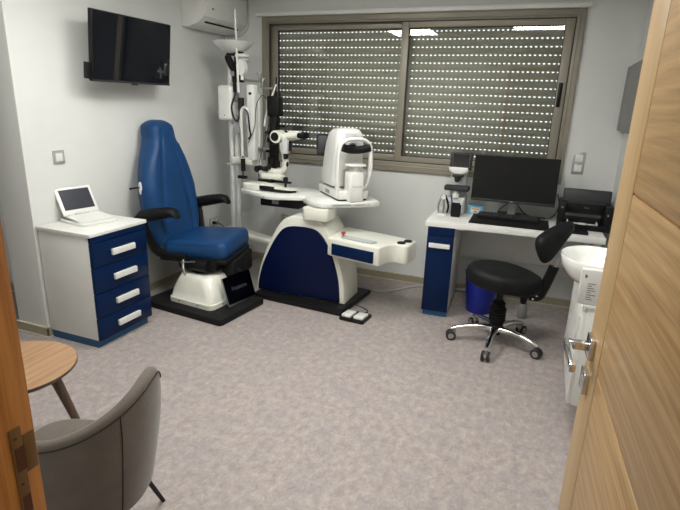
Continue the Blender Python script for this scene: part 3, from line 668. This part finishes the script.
t = thing('keyboard', 'black computer keyboard on the desk mat', 'keyboard', (-.215, 4.035, DZ+.0045), .5)
MB().prism(rrect(.45, .14, .01), 0, .016, .004, X=T(0, 0, 0, 3, 0, 0) @ T(0, 0, .003)).build('case', 'black', t)
k = MB()
for j in range(5):
    for i in range(17): k.box(-.212+.0252*i, -.191+.0252*i, -.058+.0235*j, -.039+.0235*j, .02, .0265, .0012, 1, X=T(0, 0, 0, 3, 0, 0))
k.build('keys', 'dgrey', t)
# cables behind
tag(MB().tube([(-.18, 4.15, DZ+.12), (-.1, 4.17, DZ+.03), (.02, 4.16, DZ+.008), (.10, 4.18, DZ+.03), (.13, 4.19, DZ+.12), (.11, 4.22, DZ+.2)], .004).build('monitor_cable', 'cable'), 'black cable looping on the desk behind the monitor toward the printer', 'cable')
tag(MB().tube([(-.24, 4.15, DZ+.10), (-.30, 4.17, DZ+.03), (-.2, 4.21, DZ+.006), (-.05, 4.20, DZ+.006), (.05, 4.22, DZ+.006)], .0035).build('loose_cable', 'cable'), 'black cord lying behind the foot of the monitor stand', 'cable')

t = thing('lensmeter', 'white and grey lensmeter with small tilted screen at the left end of the desk', 'lensmeter', (-.625, 4.11, DZ))
MB().prism(rrect(.15, .17, .03), 0, .13, .008).build('base', 'gwhite', t)
MB().prism(rrect(.13, .09, .03), .12, .32, .008, X=T(0, .04, 0)).build('tower', 'gwhite', t)
MB().box(-.088, .100, -.12, -.03, .185, .222, .008).build('lens_table', 'dgrey', t)
MB().cyl((0, -.075, .13), (0, -.075, .185), .028, .02).cyl((0, -.06, .16), (.03, -.07, .15), .01).build('lens_support', 'plastic', t)
MB().cyl((0, -.075, .25), (0, -.075, .30), .014, .03).box(-.04, .04, -.09, .02, .285, .31, .008).build('marking_head', 'dgrey', t)
rings = []
for z, w_, d_ in ((.30, .10, .10), (.33, .15, .12), (.36, .175, .10)): rings.append([(p[0], p[1], z) for p in rrect(w_, d_, .03)])
MB().loft(rings).build('screen_cradle', 'plastic', t, ang=60)
X = T(.01, -.02, .40, -12, 0, 0)
MB().box(-.083, .083, -.018, .018, -.06, .07, .010, 3, X=X).build('screen_housing', 'dgrey', t)
MB().box(-.062, .062, -.0190, -.0178, -.042, .056, X=X).build('screen', 'screen', t)
t = thing('pen_cup', 'black pen cup standing before the lensmeter', 'cup', (-.598, 3.94, DZ), 8)
MB().loft([[(p[0], p[1], z) for p in rrect(a, a, .012)] for z, a in ((0, .068), (.098, .076))], cap=False).prism(rrect(.066, .066, .012), 0, .003).loft([[(p[0], p[1], z) for p in rrect(a, a, .011)] for z, a in ((.004, .062), (.098, .070))], cap=False).loft([[(p[0], p[1], .098) for p in rrect(a, a, .0115)] for a in (.070, .076)], cap=False).build('cup_wall', 'black', t)
p = thing('pen', 'blue pen leaning left in the black pen cup', 'pen', (-.604, 3.94, DZ+.006)); MB().cyl((0, 0, 0), (-.036, 0, .135), .005).build('barrel', 'penblue', p); MB().cyl((-.036, 0, .135), (-.041, 0, .152), .006).build('cap', 'penblue', p)
p = thing('pen', 'white pen leaning right in the black pen cup', 'pen', (-.590, 3.935, DZ+.006)); MB().cyl((0, 0, 0), (.030, 0, .10), .0045).build('barrel', 'plastic', p); MB().cyl((.030, 0, .10), (.043, 0, .14), .005).build('cap', 'plastic', p)
t = thing('tissue_box', 'small light blue box with printed label between lensmeter and monitor', 'box', (-.475, 4.15, DZ), 4)
MB().box(-.058, .058, -.04, .04, 0, .068, .002).build('carton', 'boxblue', t)
MB().box(-.034, .034, -.0408, -.040, .012, .052).build('label', 'boxlab', t)
MB().box(-.026, .028, -.0414, -.0408, .037, .043).box(-.012, .012, -.0414, -.0408, .016, .024).build('label_print', 'boxred', t)
t = thing('pliers_stand', 'small stand of metal optical pliers at the left end of the desk', 'tool stand', (-.70, 3.94, DZ), 10)
MB().prism(rrect(.07, .10, .02), 0, .012, .003).cyl((0, .02, .01), (0, .02, .15), .006).build('stand', 'plastic', t)
for i, dx in enumerate((-.022, .006, .028)):
    MB().tube([(dx*.5, 0, .155), (dx*1.0, -.005, .12), (dx*1.5, -.01, .07), (dx*1.3, -.012, .02)], [.007, .008, .007, .006], 8).build('pliers', 'steel' if i != 2 else 'black', t)
MB().cyl((0, -.012, .14), (0, 0, .14), .017).build('pivot', 'plastic', t)

t = thing('printer', 'black office printer with raised lid and open tray on the right end of the desk', 'printer', (.290, 4.055, DZ), -1)
MB().box(-.165, .185, -.12, .16, 0, .045, .006).build('base', 'black', t)
MB().box(-.165, -.115, -.12, .16, .04, .18, .008).build('side_body', 'black', t)
MB().box(.135, .185, -.12, .16, .04, .18, .008).build('side_body', 'black', t)
MB().box(-.12, .14, -.04, .16, .10, .185, .004).build('inner_body', 'dgrey', t)
MB().box(-.115, .135, -.05, -.038, .115, .18, .003, X=T(0, 0, 0)).build('front_panel', 'black', t)
MB().box(-.155, .165, -.03, .02, -.003, .10, .012, 3, X=T(.01, .05, .165, -14, 0, 0)).box(-.15, .17, .04, .14, .16, .185, .006).build('lid', 'dgrey', t)
MB().box(-.13, .15, -.145, -.02, .030, .044, .003).build('output_tray', 'black', t)
MB().box(-.10, .10, -.135, -.125, .044, .052, .001).box(-.10, -.09, -.135, -.06, .044, .060, .001).box(.09, .10, -.135, -.06, .044, .060, .001).box(-.025, .025, -.150, -.130, .044, .056, .002).build('paper_guide', 'gwhite', t)
text_mesh('printer_lettering', 'Canon', .012, 'grey', t, T(.02, -.0505, .15, 90, 0, 0), .0002)
MB().ball((.158, -.121, .12), (.006, .002, .006)).ball((-.14, -.121, .15), (.006, .002, .004)).build('button', 'grey', t)
tag(MB().box(.17, .33, 3.78, 3.89, DZ+.0005, DZ+.014, .003).build('notebook', 'black'), 'black notebook lying on the desk before the printer', 'notebook')

# waste bin
t = thing('waste_bin', 'blue plastic waste bin under the desk beside the pedestal', 'bin', (-.345, 3.96, 0))
MB().rev([(.098, 0), (.10, .005), (.128, .30), (.134, .305), (.134, .32), (.128, .322), (.124, .30), (.095, .01), (.0, .008)], n=40).build('bin_shell', 'blue', t)
t = thing('spray_bottle', 'small clear grey bottle with dark cap on the floor under the desk', 'bottle', (-.02, 3.95, 0))
MB().rev([(.0, 0), (.034, 0), (.036, .01), (.036, .08), (.026, .11), (.016, .125)], n=24).build('bottle_body', 'slate', t)
MB().rev([(.020, .12), (.026, .14), (.030, .18), (.024, .20), (.01, .215)], n=20).build('cap', 'black', t)

# ------------------------------------------------------------------ STOOL
t = thing('rolling_stool', 'black rolling stool with low backrest and chrome star base before the desk', 'stool', (-.168, 3.396, 0))
MB().cyl((0, 0, .075), (0, 0, .13), .034, .028).cyl((0, 0, .13), (0, 0, .16), .024).build('hub', 'black', t)
b = MB()
prof = [(.034, .125)]
z = .13
for i in range(9): prof += [(.056 if 1 < i < 7 else .046, z+.008), (.044 if 1 < i < 7 else .036, z+.018)]; z += .02
b.rev(prof+[(.026, z+.01)], n=28).build('bellows', 'blackm', t)
MB().cyl((0, 0, .30), (0, 0, .40), .022).box(-.09, .16, -.06, .06, .385, .41, .006).build('seat_plate', 'black', t)
for a in (193, 265, 339, 57, 126):
    c, s_ = math.cos(R(a)), math.sin(R(a)); q = T(0, 0, 0, 0, 0, a)
    lg = MB(); rings = []
    for x, hw, zc, hh_ in ((.02, .030, .112, .026), (.10, .025, .120, .021), (.20, .020, .110, .017), (.27, .019, .092, .014), (.298, .015, .082, .011)):
        rings.append([(x, hw*math.cos(v), zc+hh_*math.sin(v)) for v in [2*math.pi*k/14 for k in range(14)]])
    lo = lg.loft(rings, X=q).build('leg', 'chrome', t, ang=60)
    ct = MB().cyl((.275, 0, .055), (.275, 0, .085), .012, X=q).box(.262, .300, -.018, .018, .045, .062, .006, X=q).build('caster_fork', 'steel', lo)
    for sy in (-1, 1):
        MB().rev([(.010, 0), (.029, 0), (.034, .004), (.034, .013), (.029, .017), (.010, .017)], (.295, sy*.018-.0085, .034), (.295, sy*.018+1, .034), 24, X=q).build('wheel', 'dgrey', lo)
        MB().rev([(.002, -.001), (.020, -.001), (.020, .018), (.002, .018)], (.295, sy*.018-.0085, .034), (.295, sy*.018+1, .034), 20, X=q).build('hubcap', 'steel', lo)
rings = []
for z, e in ((.40, .86), (.405, .93), (.42, .985), (.455, 1.0), (.49, .985), (.512, .93), (.525, .82), (.532, .6), (.533, .3)):
    rings.append([(.245*e*math.cos(v), .200*e*math.sin(v)*(1-.22*max(0, math.cos(v))), z-.0*math.cos(v)) for v in [2*math.pi*k/40 for k in range(40)]])
MB().loft(rings, X=T(-.025, -.01, .055, 0, 4.5, -4) @ Matrix.Diagonal((1, 1, .93, 1))).build('seat', 'blackv', t, ang=70)
MB().box(.08, .24, -.035, .035, .372, .392, .004).tube([(.18, 0, .378), (.235, .0, .385), (.26, .0, .44), (.285, 0, .53), (.303, 0, .60)], .020, 8, flat=1.6).build('backrest_bracket', 'black', t)
MB().cyl((.225, -.036, .400), (.225, -.042, .400), .006, n=12).cyl((.205, -.036, .376), (.205, -.042, .376), .007, n=12).build('bracket_bolt', 'chrome', t)
MB().box(-.014, .014, -.008, .008, -.0, .17, .003, X=T(.298, 0, .575, 0, 22, 0)).build('backrest_bar', 'steel', t)
MB().cyl((.335, .03, .67), (.375, .04, .675), .012).ball((.385, .04, .677), (.018, .018, .014)).build('backrest_knob', 'black', t)
u = Vector((.62, .70, .34)).normalized(); v = Vector((-.30, -.10, .95)); v = (v-u*v.dot(u)).normalized(); n_ = u.cross(v)
XBk = Matrix((u, v, n_)).transposed().to_4x4(); XBk.translation = Vector((.285, -.01, .765))
PAD = lerp([(-.155, -.02), (-.135, -.085), (-.06, -.075), (.06, -.02), (.135, .02), (.155, .06), (.12, .085), (0, .092), (-.11, .085), (-.15, .045), (-.155, -.02)], 3)[:-1]
rings = []
for d_, e in ((-.035, .80), (-.028, .93), (-.01, 1.0), (.015, 1.0), (.03, .92), (.038, .78), (.040, .4)):
    rings.append([(p[0]*e, p[1]*e, d_+.35*p[0]*p[0]) for p in PAD])
MB().loft(rings, X=XBk).build('backrest', 'blackv', t, ang=60)

# ------------------------------------------------------------------ WASHBASIN
t = thing('vanity_cabinet', 'white wall-hung vanity cabinet under the washbasin behind the open door', 'cabinet', (0, 0, 0))
MB().box(.262, XR-.002, 2.43, 3.15, .20, .700, .002).build('body', 'white', t)
for a, b_ in ((2.432, 2.788), (2.792, 3.148)):
    d = MB().box(.243, .262, a, b_, .202, .68, .002).build('door', 'white', t)
    MB().box(.232, .243, a+.03, a+.05, .53, .64, .002).build('handle', 'white', d)
MB().box(.243, XR-.002, 2.425, 3.155, .700, .715, .002).build('counter', 'white', t)
t = thing('washbasin', 'round white ceramic washbasin on the vanity cabinet', 'washbasin', (.307, 2.80, .7155))
rings = []
for r_, z in ((.075, 0), (.11, .01), (.145, .045), (.168, .09), (.176, .132), (.174, .137), (.168, .134), (.15, .09), (.12, .04), (.06, .018), (.02, .015)):
    rings.append([(r_*math.cos(q), r_*1.2*math.sin(q), z) for q in [2*math.pi*k/48 for k in range(48)]])
MB().loft(rings).build('bowl', 'ceramic', t, ang=60)
MB().cyl((0, 0, .0155), (0, 0, .019), .02).build('drain', 'steel', t)
t = thing('product_carton', 'white printed carton standing before the washbasin on the cabinet', 'box', (.275, 2.440, .7155))
MB().box(-.062, .062, -.012, .030, .0, .165, .006).build('carton', 'paper', t)
k = MB()
for i in range(8): k.box(-.030, -.030+.015+.035*random.random(), -.0125, -.0119, .025+.0105*i, .0285+.0105*i)
k.box(-.046, -.040, -.0125, -.0119, .125, .142).box(-.040, -.036, -.0125, -.0119, .128, .139)
k.build('carton_print', 'ink', t)

# ------------------------------------------------------------------ COFFEE TABLE
t = thing('coffee_table', 'round wooden coffee table with dark tapered legs beside the grey armchair', 'table', (-1.956, 1.293, 0))
MB().rev([(.0, .428), (.225, .428), (.2385, .440), (.2385, .450), (.236, .452), (0, .452)], n=72).build('tabletop', 'tablew', t)
MB().rev([(.0, .427), (.226, .427), (.2400, .4385), (.2400, .4485), (.2385, .4485)], n=72, cap=False).build('edge_band', 'tleg', t)
for a in (40, 160, 280):
    c, s_ = math.cos(R(a)), math.sin(R(a))
    MB().cyl((.13*c, .13*s_, .428), (.25*c, .25*s_, 0), .024, .012, 18).build('leg', 'tleg', t)

# ------------------------------------------------------------------ ARMCHAIR
t = thing('armchair', 'grey velvet tub armchair with black metal legs beside the coffee table', 'armchair', (-1.371, 1.066, 0), -70)
# local: back towards +x, front towards -x
def rim(th):
    a = abs(th); q = max(0, min(1, (a-.15)/1.5)); q = q*q*(3-2*q)
    return .578+.107*q-.06*max(0, (a-1.68)/.26)**2.5
def shell(th, f_, off):
    a, b = .255, .29; e = 2.35
    c, s_ = math.cos(th), math.sin(th)
    rr = (abs(c/a)**e+abs(s_/b)**e)**(-1/e)
    sc = .84+.17*min(1, (f_*1.3))**.8-.01*f_
    return rr*c*sc-off*c, rr*s_*sc-off*s_
rings = []; NT = 56; TH = 1.93
for i in range(NT+1):
    th = -TH+2*TH*i/NT; h_ = rim(th); ring = []
    for f_ in (0, .1, .25, .4, .55, .7, .85, .95):
        x, y = shell(th, f_, 0); ring.append((x, y, .24+(h_-.24)*f_))
    for q in (0, 35, 70, 105, 140, 180):
        x, y = shell(th, 1, .022-.022*math.cos(R(q))); ring.append((x, y, h_-.012+.020*math.sin(R(q))))
    for f_ in (.95, .85, .7, .5, .3, .1, 0):
        x, y = shell(th, f_, .044); ring.append((x, y, .26+(h_-.26)*f_))
    rings.append(ring)
ss = MB().loft(rings).build('shell', 'velvet', t, ang=70)
sm = []
for i in range(NT+1):
    th = -TH+2*TH*i/NT; x, y = shell(th, .965, -.0015); sm.append((x, y, .24+(rim(th)-.24)*.965-.0))
MB().tube(sm, .0022, 6, 1).build('rim_piping', 'seam', ss)
for th in (-1.02, 1.02):
    MB().tube([(*shell(th, f_, -.0005), .24+(rim(th)-.24)*f_) for f_ in (0, .1, .2, .3, .4, .5, .6, .7, .8, .9, .96)], .0016, 6, 2).build('side_seam', 'seam', ss)
MB().prism(rrect(.36, .40, .12, 8), .25, .30, .01, X=T(.0, 0, 0)).build('seat_base', 'velvet', t)
MB().prism(rrect(.36, .42, .12, 8), .30, .385, .03, 4, X=T(-.01, 0, 0)).build('seat_cushion', 'velvet', t, ang=60)
for sx, sy in ((1, -1), (1, 1), (-1, -1), (-1, 1)):
    MB().cyl((sx*.10, sy*.16, .25), (sx*.20, sy*.21, 0), .0105, .008, 14).build('leg', 'black', t)
